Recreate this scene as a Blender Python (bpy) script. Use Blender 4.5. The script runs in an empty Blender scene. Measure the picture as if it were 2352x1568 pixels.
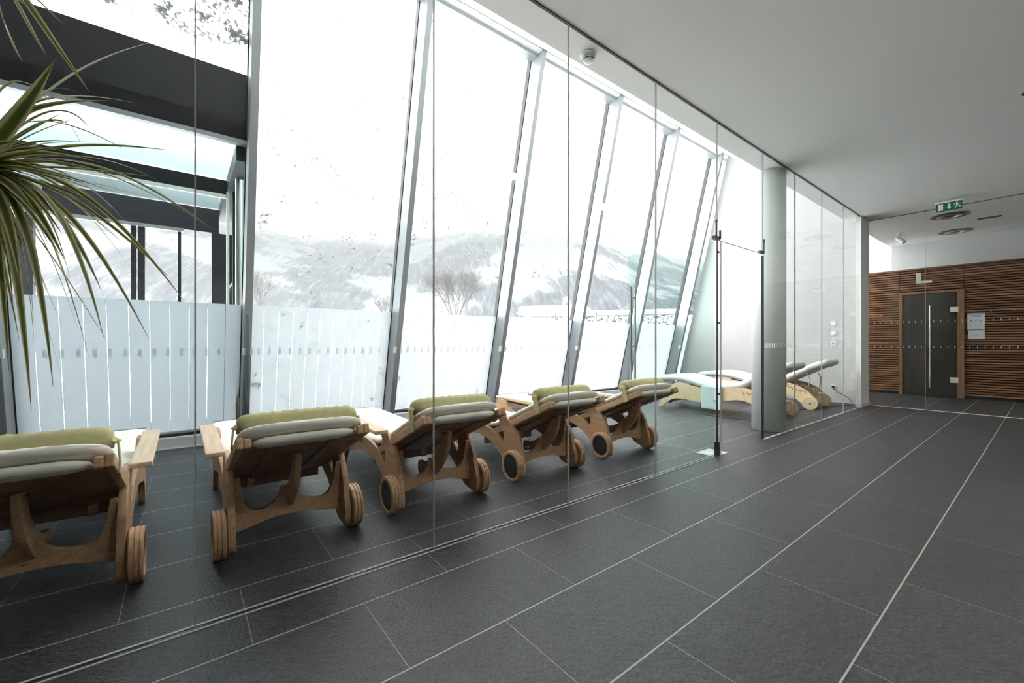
import bpy, bmesh, math, random
from mathutils import Vector, Matrix, noise

S = bpy.context.scene
COL = S.collection
# ------------------------------------------------------------------ camera
FPX = 970.0
NV = math.hypot(1241, FPX)
CA, CB = 1241 / NV, FPX / NV            # camera right = (CA,-CB), forward = (CB,CA)
EYE = 1.10
cam_d = bpy.data.cameras.new('camera')
cam_d.sensor_width = 36.0
cam_d.lens = FPX / 2352 * 36
cam_d.shift_y = 4.0 / 2352
cam_d.clip_start = 0.05
cam_d.clip_end = 3000
cam = bpy.data.objects.new('camera', cam_d)
COL.objects.link(cam)
cam.location = (0, 0, EYE)
cam.rotation_euler = (math.radians(90), 0, -math.atan2(CB, CA))
S.camera = cam
# ------------------------------------------------------------------ light
w = bpy.data.worlds.new('overcast_sky')
S.world = w
w.use_nodes = True
bgn = w.node_tree.nodes['Background']
bgn.inputs[0].default_value = (1.0, 0.992, 0.975, 1)
bgn.inputs[1].default_value = 12.0
S.view_settings.view_transform = 'Standard'
S.view_settings.look = 'None'
S.view_settings.gamma = 1.0
S.view_settings.exposure = 0.0
S.view_settings.use_curve_mapping = False
cy = S.cycles
cy.transparent_max_bounces = 40
cy.max_bounces = 12
cy.diffuse_bounces = 7
cy.glossy_bounces = 4
cy.transmission_bounces = 8
cy.sample_clamp_indirect = 8.0


def portal(loc, sx, sy, rot):
    l = bpy.data.lights.new('sky_portal', 'AREA')
    l.shape = 'RECTANGLE'
    l.size, l.size_y = sx, sy
    l.cycles.is_portal = True
    o = bpy.data.objects.new('sky_portal', l)
    COL.objects.link(o)
    o.location = loc
    o.rotation_euler = rot


# daylight sampled through the leaning glass front
portal((5.7, 5.35, 2.85), 15.4, 5.9, (math.radians(-90) - math.atan(0.2335), 0, 0))

# row of unseen fill lamps added at the corridor ceiling to brighten the loungers
FILL_LAMPS = [(1.3, -.3), (3.3, -.3), (5.3, -.3), (7.3, -.3)]
for lx, ly in FILL_LAMPS:
    l = bpy.data.lights.new('added_fill_light', 'AREA')
    l.shape = 'DISK'
    l.size = .34
    l.energy = 22
    l.color = (1, .93, .84)
    o = bpy.data.objects.new('added_fill_light', l)
    COL.objects.link(o)
    o.location = (lx, ly, 3.262)

R = math.radians
LEAN = 0.2335
Y0F = 5.70                                # glass front at floor level


def fy(z):
    return Y0F - LEAN * z


# ------------------------------------------------------------------ helpers
class MB:
    def __init__(s):
        s.bm = bmesh.new()

    def quad(s, *p):
        return s.bm.faces.new([s.bm.verts.new(q) for q in p])

    def hexa(s, p):
        v = [s.bm.verts.new(q) for q in p]
        for f in ((0, 3, 2, 1), (4, 5, 6, 7), (0, 1, 5, 4), (1, 2, 6, 5), (2, 3, 7, 6), (3, 0, 4, 7)):
            s.bm.faces.new([v[i] for i in f])

    def box(s, x0, x1, y0, y1, z0, z1):
        s.hexa([(x0, y0, z0), (x1, y0, z0), (x1, y1, z0), (x0, y1, z0),
                (x0, y0, z1), (x1, y0, z1), (x1, y1, z1), (x0, y1, z1)])
        return s

    def lean_box(s, x0, x1, d0, d1, z0, z1):
        """box that follows the lean of the glass front; d = depth outward of its inner plane"""
        a, b = fy(z0), fy(z1)
        s.hexa([(x0, a + d0, z0), (x1, a + d0, z0), (x1, a + d1, z0), (x0, a + d1, z0),
                (x0, b + d0, z1), (x1, b + d0, z1), (x1, b + d1, z1), (x0, b + d1, z1)])
        return s

    def bar(s, p, q, w_, h_, up=(0, 0, 1)):
        p, q = Vector(p), Vector(q)
        d = (q - p).normalized()
        u = Vector(up)
        u = (u - d * u.dot(d)).normalized()
        r = d.cross(u)
        r, u = r * w_ / 2, u * h_ / 2
        s.hexa([p - r - u, p + r - u, q + r - u, q - r - u, p - r + u, p + r + u, q + r + u, q - r + u])
        return s

    def tube(s, pts, rad, n=8, cap=True):
        pts = [Vector(p) for p in pts]
        rs = rad if isinstance(rad, (list, tuple)) else [rad] * len(pts)
        rings = []
        ref = None
        for i, p in enumerate(pts):
            t = (pts[min(i + 1, len(pts) - 1)] - pts[max(i - 1, 0)]).normalized()
            if ref is None:
                ref = t.orthogonal().normalized()
            ref = (ref - t * ref.dot(t)).normalized()
            b = t.cross(ref)
            rings.append([s.bm.verts.new(p + (ref * math.cos(2 * math.pi * k / n) + b * math.sin(2 * math.pi * k / n)) * rs[i]) for k in range(n)])
        for a, b in zip(rings, rings[1:]):
            for k in range(n):
                s.bm.faces.new((a[k], a[(k + 1) % n], b[(k + 1) % n], b[k]))
        if cap:
            s.bm.faces.new(rings[0][::-1])
            s.bm.faces.new(rings[-1])
        return s

    def lathe(s, prof, o=(0, 0, 0), ax='z', n=32):
        """prof: list of (radius, height along axis)"""
        o = Vector(o)
        rings = []
        for r_, h_ in prof:
            ring = []
            for k in range(n):
                c, d = math.cos(2 * math.pi * k / n) * r_, math.sin(2 * math.pi * k / n) * r_
                v = (c, d, h_) if ax == 'z' else ((h_, c, d) if ax == 'x' else (c, h_, d))
                ring.append(s.bm.verts.new(o + Vector(v)))
            rings.append(ring)
        for a, b in zip(rings, rings[1:]):
            for k in range(n):
                s.bm.faces.new((a[k], a[(k + 1) % n], b[(k + 1) % n], b[k]))
        s.bm.faces.new(rings[0][::-1])
        s.bm.faces.new(rings[-1])
        return s

    def build(s, name, m=None, parent=None, bevel=0, smooth=False, sub=0, loc=None):
        bmesh.ops.recalc_face_normals(s.bm, faces=s.bm.faces)
        me = bpy.data.meshes.new(name)
        s.bm.to_mesh(me)
        s.bm.free()
        return link(name, me, m, parent, bevel, smooth, sub, loc)


def link(name, me, m, parent=None, bevel=0, smooth=False, sub=0, loc=None):
    o = bpy.data.objects.new(name, me)
    COL.objects.link(o)
    if m is not None:
        me.materials.clear()
        me.materials.append(m)
    if parent is not None:
        o.parent = parent
    if loc is not None:
        o.location = loc
    if smooth:
        for p in me.polygons:
            p.use_smooth = True
    if bevel:
        b = o.modifiers.new('bevel', 'BEVEL')
        b.width = bevel
        b.segments = 2
        b.limit_method = 'ANGLE'
        b.angle_limit = R(40)
    if sub:
        b = o.modifiers.new('subdivision', 'SUBSURF')
        b.levels = b.render_levels = sub
    return o


def smooth_poly(pts, it=2):
    """Chaikin rounding of a closed outline; points marked (y, z, 1) stay sharp"""
    for _ in range(it):
        out = []
        n = len(pts)
        for i in range(n):
            p = pts[i]
            if len(p) > 2:
                out.append(p)
                continue
            a, b = pts[i - 1], pts[(i + 1) % n]
            out.append((p[0] * .75 + a[0] * .25, p[1] * .75 + a[1] * .25))
            out.append((p[0] * .75 + b[0] * .25, p[1] * .75 + b[1] * .25))
        pts = out
    return [(p[0], p[1]) for p in pts]


def plate(outline, holes, th, plane, at, bev=0.003):
    """flat cut-out board with holes: a filled 2D curve turned into a mesh. plane 'yz' or 'xz'"""
    cu = bpy.data.curves.new('plate', 'CURVE')
    cu.dimensions = '2D'
    cu.fill_mode = 'BOTH'
    cu.extrude = th / 2 - bev
    cu.bevel_depth = bev
    cu.bevel_resolution = 1
    for loop in [outline] + list(holes):
        sp = cu.splines.new('POLY')
        sp.points.add(len(loop) - 1)
        for i, p in enumerate(loop):
            sp.points[i].co = (p[0], p[1], 0, 1)
        sp.use_cyclic_u = True
    o = bpy.data.objects.new('plate', cu)
    COL.objects.link(o)
    dg = bpy.context.evaluated_depsgraph_get()
    me = bpy.data.meshes.new_from_object(o.evaluated_get(dg))
    bpy.data.objects.remove(o)
    bpy.data.curves.remove(cu)
    if plane == 'yz':
        me.transform(Matrix(((0, 0, 1, at), (1, 0, 0, 0), (0, 1, 0, 0), (0, 0, 0, 1))))
    elif plane == 'xz':
        me.transform(Matrix(((1, 0, 0, 0), (0, 0, -1, at), (0, 1, 0, 0), (0, 0, 0, 1))))
    return me


def empty(name, loc=(0, 0, 0), rz=0, parent=None):
    o = bpy.data.objects.new(name, None)
    COL.objects.link(o)
    o.location = loc
    o.rotation_euler = (0, 0, rz)
    o.empty_display_size = .1
    if parent is not None:
        o.parent = parent
    return o


def tag(o, label=None, cat=None, group=None, kind=None):
    if label:
        o['label'] = label
    if cat:
        o['category'] = cat
    if group:
        o['group'] = group
    if kind:
        o['kind'] = kind
    return o


def struct(o, label=None):
    return tag(o, label, None, None, 'structure')


def copy_tree(o, parent=None):
    c = o.copy()
    COL.objects.link(c)
    c.parent = parent
    for ch in [x for x in KIDS.get(o.name, [])]:
        copy_tree(ch, c)
    return c


KIDS = {}


def index_children():
    KIDS.clear()
    for o in COL.objects:
        if o.parent:
            KIDS.setdefault(o.parent.name, []).append(o)


def ray(px, py, d):
    """world point that lies d metres ahead of the camera station on the sight line (px, py)"""
    r_ = (px - 1176) / FPX * d
    return Vector((CA * r_ + CB * d, -CB * r_ + CA * d, EYE - (py - 788) / FPX * d))


# ------------------------------------------------------------------ materials
def mat(name, col=(.5, .5, .5), rough=.5, metal=0., spec=.5):
    m = bpy.data.materials.new(name)
    m.use_nodes = True
    b = m.node_tree.nodes['Principled BSDF']
    b.inputs['Base Color'].default_value = (*col, 1)
    b.inputs['Roughness'].default_value = rough
    b.inputs['Metallic'].default_value = metal
    b.inputs['Specular IOR Level'].default_value = spec
    return m


class NT:
    def __init__(s, m):
        s.t = m.node_tree
        s.n = s.t.nodes
        s.b = s.n.get('Principled BSDF')
        s.out = s.n['Material Output']

    def add(s, kind, **kw):
        n = s.n.new(kind)
        for k, v in kw.items():
            setattr(n, k, v)
        return n

    def ln(s, a, b):
        s.t.links.new(a, b)

    def coord(s, scale=(1, 1, 1), kind='Object', loc=(0, 0, 0), rot=(0, 0, 0)):
        c = s.add('ShaderNodeTexCoord')
        mp = s.add('ShaderNodeMapping')
        mp.inputs['Scale'].default_value = scale
        mp.inputs['Location'].default_value = loc
        mp.inputs['Rotation'].default_value = rot
        s.ln(c.outputs[kind], mp.inputs[0])
        return mp.outputs[0]

    def noise(s, vec, scale, detail=4, rough=.5, dist=0):
        n = s.add('ShaderNodeTexNoise')
        n.inputs['Scale'].default_value = scale
        n.inputs['Detail'].default_value = detail
        n.inputs['Roughness'].default_value = rough
        n.inputs['Distortion'].default_value = dist
        s.ln(vec, n.inputs['Vector'])
        return n.outputs['Fac']

    def ramp(s, fac, stops):
        r_ = s.add('ShaderNodeValToRGB')
        e = r_.color_ramp.elements
        while len(e) < len(stops):
            e.new(.5)
        for i, (p, c) in enumerate(stops):
            e[i].position = p
            e[i].color = (*c, 1) if len(c) == 3 else c
        s.ln(fac, r_.inputs[0])
        return r_.outputs[0]

    def math(s, op, a, b=None, c=None, clamp=False):
        m = s.add('ShaderNodeMath', operation=op, use_clamp=clamp)
        for i, v in enumerate((a, b, c)):
            if v is None:
                continue
            if isinstance(v, (int, float)):
                m.inputs[i].default_value = v
            else:
                s.ln(v, m.inputs[i])
        return m.outputs[0]

    def bump(s, h, strength=.3, dist=.01):
        b = s.add('ShaderNodeBump')
        b.inputs['Strength'].default_value = strength
        b.inputs['Distance'].default_value = dist
        s.ln(h, b.inputs['Height'])
        s.ln(b.outputs[0], s.b.inputs['Normal'])


def wood(name, dark, light, scale=(30, 2, 30), rough=.45, stripes=0):
    m = mat(name, light, rough)
    t = NT(m)
    v = t.coord(scale)
    f = t.noise(v, 1.3, 6, .6, .6)
    t.ln(t.ramp(f, [(.3, dark), (.68, light)]), t.b.inputs['Base Color'])
    t.bump(f, .12, .002)
    return m


def fabric(name, col, rough=.9, sc=400):
    m = mat(name, col, rough, spec=.2)
    t = NT(m)
    f = t.noise(t.coord(), sc, 3)
    g = t.noise(t.coord(), 9, 3)
    mx = t.math('ADD', t.math('MULTIPLY', f, .5), t.math('MULTIPLY', g, .5))
    t.ln(t.ramp(mx, [(.3, tuple(c * .86 for c in col)), (.7, tuple(min(1, c * 1.06) for c in col))]), t.b.inputs['Base Color'])
    h = t.math('ADD', t.math('MULTIPLY', f, .2), t.noise(t.coord((7, 30, 7)), 1.2, 3))
    t.bump(h, .35, .008)
    return m


def glass(name, tint, refl=1.0, rough=0.0, spots=None, zmin=None):
    """flat architectural glass: tinted see-through plus a Fresnel reflection"""
    m = bpy.data.materials.new(name)
    m.use_nodes = True
    t = NT(m)
    t.n.remove(t.b)
    tr = t.add('ShaderNodeBsdfTransparent')
    tr.inputs[0].default_value = (*tint, 1)
    gl = t.add('ShaderNodeBsdfGlossy')
    gl.inputs['Roughness'].default_value = rough
    ge = t.add('ShaderNodeNewGeometry')
    dt = t.add('ShaderNodeVectorMath', operation='DOT_PRODUCT')
    t.ln(ge.outputs['Normal'], dt.inputs[0])
    t.ln(ge.outputs['Incoming'], dt.inputs[1])
    c1 = t.math('SUBTRACT', 1, t.math('ABSOLUTE', dt.outputs['Value']))
    fr = t.math('ADD', .035, t.math('MULTIPLY', t.math('POWER', c1, 5), .965))
    mx = t.add('ShaderNodeMixShader')
    t.ln(t.math('MULTIPLY', fr, refl), mx.inputs[0])
    t.ln(tr.outputs[0], mx.inputs[1])
    t.ln(gl.outputs[0], mx.inputs[2])
    last = mx.outputs[0]
    if spots:
        v = t.coord(spots[1])
        n1 = t.noise(v, spots[2], 5, .65, .3)
        n2 = t.noise(v, spots[2] * .17, 2)
        k = t.math('MULTIPLY', n1, t.math('ADD', t.math('MULTIPLY', n2, .9), .55))
        f = t.ramp(k, [(spots[0], (0, 0, 0)), (spots[0] + .05, (1, 1, 1))])
        if zmin is not None:
            sz = t.add('ShaderNodeSeparateXYZ')
            t.ln(ge.outputs['Position'], sz.inputs[0])
            f = t.math('MULTIPLY', f, t.math('MULTIPLY', t.math('SUBTRACT', sz.outputs[2], zmin), 6.0, clamp=True))
        ad = t.add('ShaderNodeMixShader')
        df = t.add('ShaderNodeBsdfTranslucent')
        df.inputs[0].default_value = (*spots[3], 1)
        d2 = t.add('ShaderNodeBsdfDiffuse')
        d2.inputs[0].default_value = (.55, .56, .6, 1)
        m2 = t.add('ShaderNodeMixShader')
        m2.inputs[0].default_value = .35
        t.ln(df.outputs[0], m2.inputs[1])
        t.ln(d2.outputs[0], m2.inputs[2])
        t.ln(t.math('MULTIPLY', f, spots[4]), ad.inputs[0])
        t.ln(last, ad.inputs[1])
        t.ln(m2.outputs[0], ad.inputs[2])
        last = ad.outputs[0]
    t.ln(last, t.out.inputs[0])
    return m


def film(name, col=(.86, .89, .93), clear=.18):
    m = bpy.data.materials.new(name)
    m.use_nodes = True
    t = NT(m)
    t.n.remove(t.b)
    a = t.add('ShaderNodeBsdfTranslucent')
    a.inputs[0].default_value = (*col, 1)
    b = t.add('ShaderNodeBsdfDiffuse')
    b.inputs[0].default_value = (.7, .72, .74, 1)
    c = t.add('ShaderNodeBsdfTransparent')
    m1 = t.add('ShaderNodeMixShader')
    m1.inputs[0].default_value = .3
    t.ln(a.outputs[0], m1.inputs[1])
    t.ln(b.outputs[0], m1.inputs[2])
    m2 = t.add('ShaderNodeMixShader')
    m2.inputs[0].default_value = clear
    t.ln(m1.outputs[0], m2.inputs[1])
    t.ln(c.outputs[0], m2.inputs[2])
    t.ln(m2.outputs[0], t.out.inputs[0])
    return m


M = {}
M['ceil'] = mat('ceiling_plaster', (.86, .85, .82), .9, spec=.1)
M['wall'] = mat('white_plaster', (.86, .86, .85), .85, spec=.2)
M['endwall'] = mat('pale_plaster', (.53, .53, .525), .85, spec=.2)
M['greywall'] = mat('grey_plaster', (.70, .70, .70), .85, spec=.2)
M['alu'] = mat('satin_aluminium', (.32, .335, .35), .45, .3)
M['gasket'] = mat('black_gasket', (.02, .022, .026), .5)
M['steel'] = mat('brushed_steel', (.62, .60, .57), .3, 1)
M['bronze'] = mat('dark_steel', (.16, .145, .13), .35, .9)
M['chrome'] = mat('bright_steel', (.85, .85, .86), .15, 1)
M['black'] = mat('black_plastic', (.012, .012, .014), .45)
M['dark'] = mat('anthracite_metal', (.008, .008, .011), .5, spec=.25)
M['white'] = mat('white_plastic', (.82, .82, .80), .4)
M['cream'] = mat('cream_trim', (.8, .78, .72), .5)
M['track'] = mat('track_profile', (.5, .5, .47), .5)
M['silicone'] = mat('silicone_joint', (.42, .43, .42), .4)
M['silicone_dark'] = mat('dark_seal', (.03, .03, .03), .4)
M['glass'] = glass('clear_glass', (.975, .99, .985), .5)
M['leafglass'] = glass('green_tinted_glass', (.90, .965, .955), .75)
M['facade'] = glass('front_glass', (.975, .985, .985), .35, 0, (.70, (1, 1, 1), 26, (.06, .062, .066), .97))
M['flecked'] = glass('sleet_flecked_glass', (.975, .985, .985), .35, 0, (.50, (1, 1, 1), 30, (.09, .092, .096), .925), 3.9)
M['snowglass'] = glass('snow_speckled_glass', (.975, .985, .985), .7, 0, (.66, (1, 1, 1), 30, (.085, .087, .09), .93))
M['roofglass'] = glass('canopy_glass', (.72, .82, .83), 1.3, .02)
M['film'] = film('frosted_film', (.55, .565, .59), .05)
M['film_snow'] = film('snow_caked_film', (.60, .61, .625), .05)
M['marker'] = film('marker_film', (.8, .84, .88), .35)
M['teak'] = wood('oiled_hardwood', (.41, .235, .125), (.58, .37, .215))
M['teak_sheen'] = wood('sheen_toned_hardwood', (.56, .39, .25), (.72, .54, .38))  # window sheen on the armrests put into a lighter wood colour
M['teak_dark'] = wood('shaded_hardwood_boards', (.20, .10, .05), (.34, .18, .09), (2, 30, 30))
M['ply'] = wood('birch_plywood', (.74, .55, .33), (.86, .69, .46), (3, 12, 12))
M['plydark'] = wood('walnut_plywood', (.13, .085, .05), (.22, .15, .09), (3, 12, 12))
M['cushion'] = fabric('cream_canvas', (.90, .87, .80))
M['grey_cushion'] = fabric('white_grey_leatherette', (.78, .79, .79), .5, 60)
M['green'] = fabric('olive_canvas', (.50, .46, .245))
M['grout'] = mat('grout', (.4, .4, .38), .8)
M['doorglass'] = mat('smoked_glass', (.048, .040, .035), .10, 0, .8)
M['doorframe'] = wood('door_frame_wood', (.19, .10, .05), (.36, .20, .10), (30, 30, 2))
M['snow'] = mat('snow', (.90, .92, .95), .9, spec=.1)
M['paper'] = mat('paper', (.78, .80, .84), .7)
M['print'] = mat('print_ink', (.16, .2, .27), .7)
M['printblue'] = mat('print_blue', (.25, .36, .5), .7)
M['signgreen'] = mat('sign_green', (.0, .15, .055), .5)
M['backwood'] = mat('dark_brown_wall', (.10, .075, .06), .6)
M['backwall'] = mat('pale_room_wall', (.66, .64, .60), .85)
M['gap'] = mat('dark_backing', (.02, .013, .01), .9)
M['pot'] = mat('grey_planter', (.12, .12, .12), .6)
M['soil'] = mat('soil', (.04, .03, .02), .95)
M['bark'] = mat('dracaena_bark', (.22, .17, .11), .9)
M['branch'] = mat('snowy_bark', (.06, .056, .056), .9)


def floor_material():
    m = mat('anthracite_slate_tiles', (.07, .07, .075), .42, spec=.42)
    t = NT(m)
    g = t.add('ShaderNodeNewGeometry')
    sp = t.add('ShaderNodeSeparateXYZ')
    t.ln(g.outputs['Position'], sp.inputs[0])
    X, Y = sp.outputs[0], sp.outputs[1]
    H_, L_ = .457, .805
    yr = t.math('DIVIDE', t.math('SUBTRACT', Y, 1.795), H_)
    row = t.math('FLOOR', yr)
    fyy = t.math('SUBTRACT', yr, row)
    dy = t.math('MULTIPLY', t.math('MINIMUM', fyy, t.math('SUBTRACT', 1, fyy)), H_)
    par = t.math('ABSOLUTE', t.math('MODULO', row, 2))
    xr = t.math('ADD', t.math('DIVIDE', t.math('SUBTRACT', X, .205), L_), t.math('MULTIPLY', par, .5))
    col = t.math('FLOOR', xr)
    fx = t.math('SUBTRACT', xr, col)
    dx = t.math('MULTIPLY', t.math('MINIMUM', fx, t.math('SUBTRACT', 1, fx)), L_)
    jy = t.math('LESS_THAN', dy, .0032)
    jx = t.math('MULTIPLY', t.math('LESS_THAN', dx, .0014), .75)
    j = t.math('MAXIMUM', jy, jx)
    cv = t.add('ShaderNodeCombineXYZ')
    t.ln(col, cv.inputs[0])
    t.ln(row, cv.inputs[1])
    wn = t.add('ShaderNodeTexWhiteNoise', noise_dimensions='2D')
    t.ln(cv.outputs[0], wn.inputs['Vector'])
    mp = t.add('ShaderNodeMapping')
    mp.inputs['Scale'].default_value = (1, 1, 1)
    mp.inputs['Rotation'].default_value = (0, 0, R(35))
    t.ln(g.outputs['Position'], mp.inputs[0])
    mp2 = t.add('ShaderNodeMapping')
    mp2.inputs['Scale'].default_value = (14, 60, 1)
    t.ln(mp.outputs[0], mp2.inputs[0])
    f1 = t.noise(mp2.outputs[0], 1.0, 6, .65)
    f2 = t.noise(g.outputs['Position'], 75, 3, .6)
    f = t.math('ADD', t.math('MULTIPLY', f1, .4), t.math('MULTIPLY', f2, .6))
    base = t.ramp(f, [(.38, (.008, .009, .011)), (.62, (.068, .070, .076))])
    var = t.math('ADD', t.math('MULTIPLY', wn.outputs[0], .16), .92)
    sc = t.add('ShaderNodeVectorMath', operation='SCALE')
    t.ln(base, sc.inputs[0])
    t.ln(var, sc.inputs['Scale'])
    mx = t.add('ShaderNodeMix', data_type='RGBA')
    t.ln(j, mx.inputs[0])
    t.ln(sc.outputs[0], mx.inputs[6])
    mx.inputs[7].default_value = (.38, .38, .36, 1)
    t.ln(mx.outputs[2], t.b.inputs['Base Color'])
    t.ln(t.math('ADD', t.math('MULTIPLY', f, .3), .30), t.b.inputs['Roughness'])
    h = t.math('SUBTRACT', f, t.math('MULTIPLY', j, .8))
    t.bump(h, .8, .006)
    return m


def slat_material():
    m = mat('horizontal_cedar_slats', (.34, .18, .095), .5)
    t = NT(m)
    g = t.add('ShaderNodeNewGeometry')
    sp = t.add('ShaderNodeSeparateXYZ')
    t.ln(g.outputs['Position'], sp.inputs[0])
    row = t.math('FLOOR', t.math('DIVIDE', sp.outputs[2], .049))
    seg = t.math('FLOOR', t.math('ADD', t.math('DIVIDE', sp.outputs[1], 2.6), t.math('MULTIPLY', row, .37)))
    cv = t.add('ShaderNodeCombineXYZ')
    t.ln(row, cv.inputs[0])
    t.ln(seg, cv.inputs[1])
    wn = t.add('ShaderNodeTexWhiteNoise', noise_dimensions='2D')
    t.ln(cv.outputs[0], wn.inputs['Vector'])
    mp = t.add('ShaderNodeMapping')
    mp.inputs['Scale'].default_value = (2, 2.5, 70)
    t.ln(g.outputs['Position'], mp.inputs[0])
    f = t.noise(mp.outputs[0], 1, 5, .6)
    k = t.math('ADD', t.math('MULTIPLY', f, .7), t.math('MULTIPLY', wn.outputs[0], .3))
    t.ln(t.ramp(k, [(.25, (.12, .048, .02)), (.55, (.32, .145, .063)), (.8, (.52, .28, .135))]), t.b.inputs['Base Color'])
    return m


def leaf_material():
    m = mat('striped_leaf', (.1, .14, .03), .45)
    t = NT(m)
    uv = t.add('ShaderNodeTexCoord')
    sp = t.add('ShaderNodeSeparateXYZ')
    t.ln(uv.outputs['UV'], sp.inputs[0])
    e = t.math('ABSOLUTE', t.math('SUBTRACT', sp.outputs[0], .5))
    n = t.noise(t.coord((3, 3, 3), 'UV'), 3, 2)
    e2 = t.math('ADD', e, t.math('MULTIPLY', t.math('SUBTRACT', n, .5), .12))
    c1 = t.ramp(e2, [(.0, (.07, .105, .016)), (.22, (.10, .15, .026)), (.33, (.52, .50, .20)), (.5, (.62, .50, .32))])
    mx = t.add('ShaderNodeMix', data_type='RGBA')
    t.ln(t.ramp(sp.outputs[1], [(.9, (0, 0, 0)), (.97, (1, 1, 1))]), mx.inputs[0])
    t.ln(c1, mx.inputs[6])
    mx.inputs[7].default_value = (.36, .23, .13, 1)
    t.ln(mx.outputs[2], t.b.inputs['Base Color'])
    tl = t.add('ShaderNodeBsdfTranslucent')
    t.ln(mx.outputs[2], tl.inputs[0])
    ms = t.add('ShaderNodeMixShader')
    ms.inputs[0].default_value = .3
    t.ln(t.b.outputs[0], ms.inputs[1])
    t.ln(tl.outputs[0], ms.inputs[2])
    t.ln(ms.outputs[0], t.out.inputs[0])
    return m


def forest_material():
    m = mat('snow_laden_forest', (.4, .4, .45), .95, spec=0)
    t = NT(m)
    g = t.add('ShaderNodeNewGeometry')
    v = g.outputs['Position']
    m0 = t.add('ShaderNodeMapping')
    m0.inputs['Rotation'].default_value = (0, 0, R(28))
    t.ln(v, m0.inputs[0])
    mp = t.add('ShaderNodeMapping')
    mp.inputs['Scale'].default_value = (1, .16, .16)
    t.ln(m0.outputs[0], mp.inputs[0])
    a = t.noise(mp.outputs[0], .42, 5, .75)
    b = t.noise(v, .018, 3, .55)
    sp = t.add('ShaderNodeSeparateXYZ')
    t.ln(v, sp.inputs[0])
    clearing = t.ramp(b, [(.50, (0, 0, 0)), (.58, (1, 1, 1))])
    k = t.math('ADD', a, t.math('MULTIPLY', clearing, .3))
    t.ln(t.ramp(k, [(.40, (.008, .010, .016)), (.54, (.034, .037, .046)), (.70, (.12, .124, .132))]), t.b.inputs['Base Color'])
    return m


def hedge_material():
    m = mat('snow_dusted_hedge', (.3, .3, .3), .95, spec=0)
    t = NT(m)
    a = t.noise(t.coord((1, 1, 1)), 5.5, 5, .75)
    t.ln(t.ramp(a, [(.44, (.035, .04, .04)), (.56, (.5, .51, .52))]), t.b.inputs['Base Color'])
    return m


M['floor'] = floor_material()
M['slats'] = slat_material()
M['leaf'] = leaf_material()
M['forest'] = forest_material()
M['hedge'] = hedge_material()

# ================================================================== SETTING
XL, XE, XF = -1.95, 9.60, 12.30            # left end, lounge end wall, cedar wall
YB = -4.6                                  # wall behind the camera
YG = 2.035                                 # glass partition
ZC = 3.28                                  # flat ceiling
YC = 2.27                                  # edge of the flat ceiling
ZT = 5.37                                  # top of the leaning front

struct(MB().box(XL, 13.4, YB, Y0F + .35, -.2, 0).build('floor', M['floor']))
struct(MB().box(XL, 13.4, YB, YC, ZC, ZC + .3).build('ceiling', M['ceil']))
b = MB()
yt = fy(ZT)
b.hexa([(XL, YC, ZC + .02), (13.4, YC, ZC + .02), (13.4, yt - .02, ZT), (XL, yt - .02, ZT),
        (XL, YC, ZC + .3), (13.4, YC, ZC + .3), (13.4, yt + .5, ZT + .3), (XL, yt + .5, ZT + .3)])
struct(b.build('ceiling_soffit', M['wall']))
struct(MB().box(XL - .2, XL, YB, Y0F + .35, 0, ZT + .3).build('wall_left', M['backwood']))
struct(MB().box(XL - .2, 13.6, YB - .2, YB, 0, ZC + .3).build('wall_behind', M['backwall']))
# end wall of the lounge and its return next to the glass
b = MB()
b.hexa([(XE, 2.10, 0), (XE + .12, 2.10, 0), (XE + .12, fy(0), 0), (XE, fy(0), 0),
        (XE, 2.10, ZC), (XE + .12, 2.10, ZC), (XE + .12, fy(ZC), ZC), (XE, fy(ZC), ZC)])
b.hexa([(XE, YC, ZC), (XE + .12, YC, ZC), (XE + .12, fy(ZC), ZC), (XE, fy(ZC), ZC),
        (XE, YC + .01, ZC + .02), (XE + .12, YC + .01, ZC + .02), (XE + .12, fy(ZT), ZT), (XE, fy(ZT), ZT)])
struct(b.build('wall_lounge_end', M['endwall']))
struct(MB().box(9.20, XE + .12, 2.025, 2.10, 0, ZC).build('wall_return', M['wall']))
struct(MB().box(9.185, 9.20, 2.03, 2.10, 0, .055).box(9.185, XE + .12, 2.013, 2.025, 0, .055).build('baseboard_return', M['greywall']))
# far end: cedar-clad wall, grey wall over it, white wall in the light well
b = MB()
z = .06
k = 0
while z < 2.68:
    for (ya, yb, za, zb) in ((YB, 1.085, 0, 9), (1.085, 2.045, 2.2, 9), (2.045, 5.55, 0, 9)):
        if z >= za and z < zb:
            b.box(XF, XF + .028, ya + .004, yb - .004, z, z + .029)
    z += .049
cl = struct(b.build('wall_cedar_slats', M['slats']))
struct(MB().box(XF + .03, XF + .12, YB, 1.085, 0, 2.68).box(XF + .03, XF + .12, 1.085, 2.045, 2.2, 2.68)
       .box(XF + .03, XF + .12, 2.045, 5.55, 0, 2.68).build('wall_cedar_backing', M['gap']))
struct(MB().box(XF, 13.4, YB, 5.2, 2.68, 2.70).build('trim_1', M['wall']))
struct(MB().box(12.62, 12.75, YB, 2.235, 2.70, ZC).build('wall_upper_grey', M['greywall']))
b = MB().box(13.28, 13.4, 2.235, 5.6, 2.70, ZT)
b.box(12.75, 13.28, 2.235, 2.26, 2.70, ZC)
struct(b.build('wall_light_well', M['wall']))
struct(MB().box(XF - .012, XF + .03, YB, 1.06, 0, .055).box(XF - .012, XF + .03, 2.07, 5.5, 0, .055).build('baseboard_far', M['black']))
# sill under the glass front
sl = MB()
sl.box(XL, 13.4, Y0F - .03, Y0F + .4, 0, .105)
struct(sl.build('trim_2', M['greywall']))
struct(MB().box(XL, XE, Y0F - .075, Y0F - .045, 0, .012).build('trim_3', M['white']))
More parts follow.
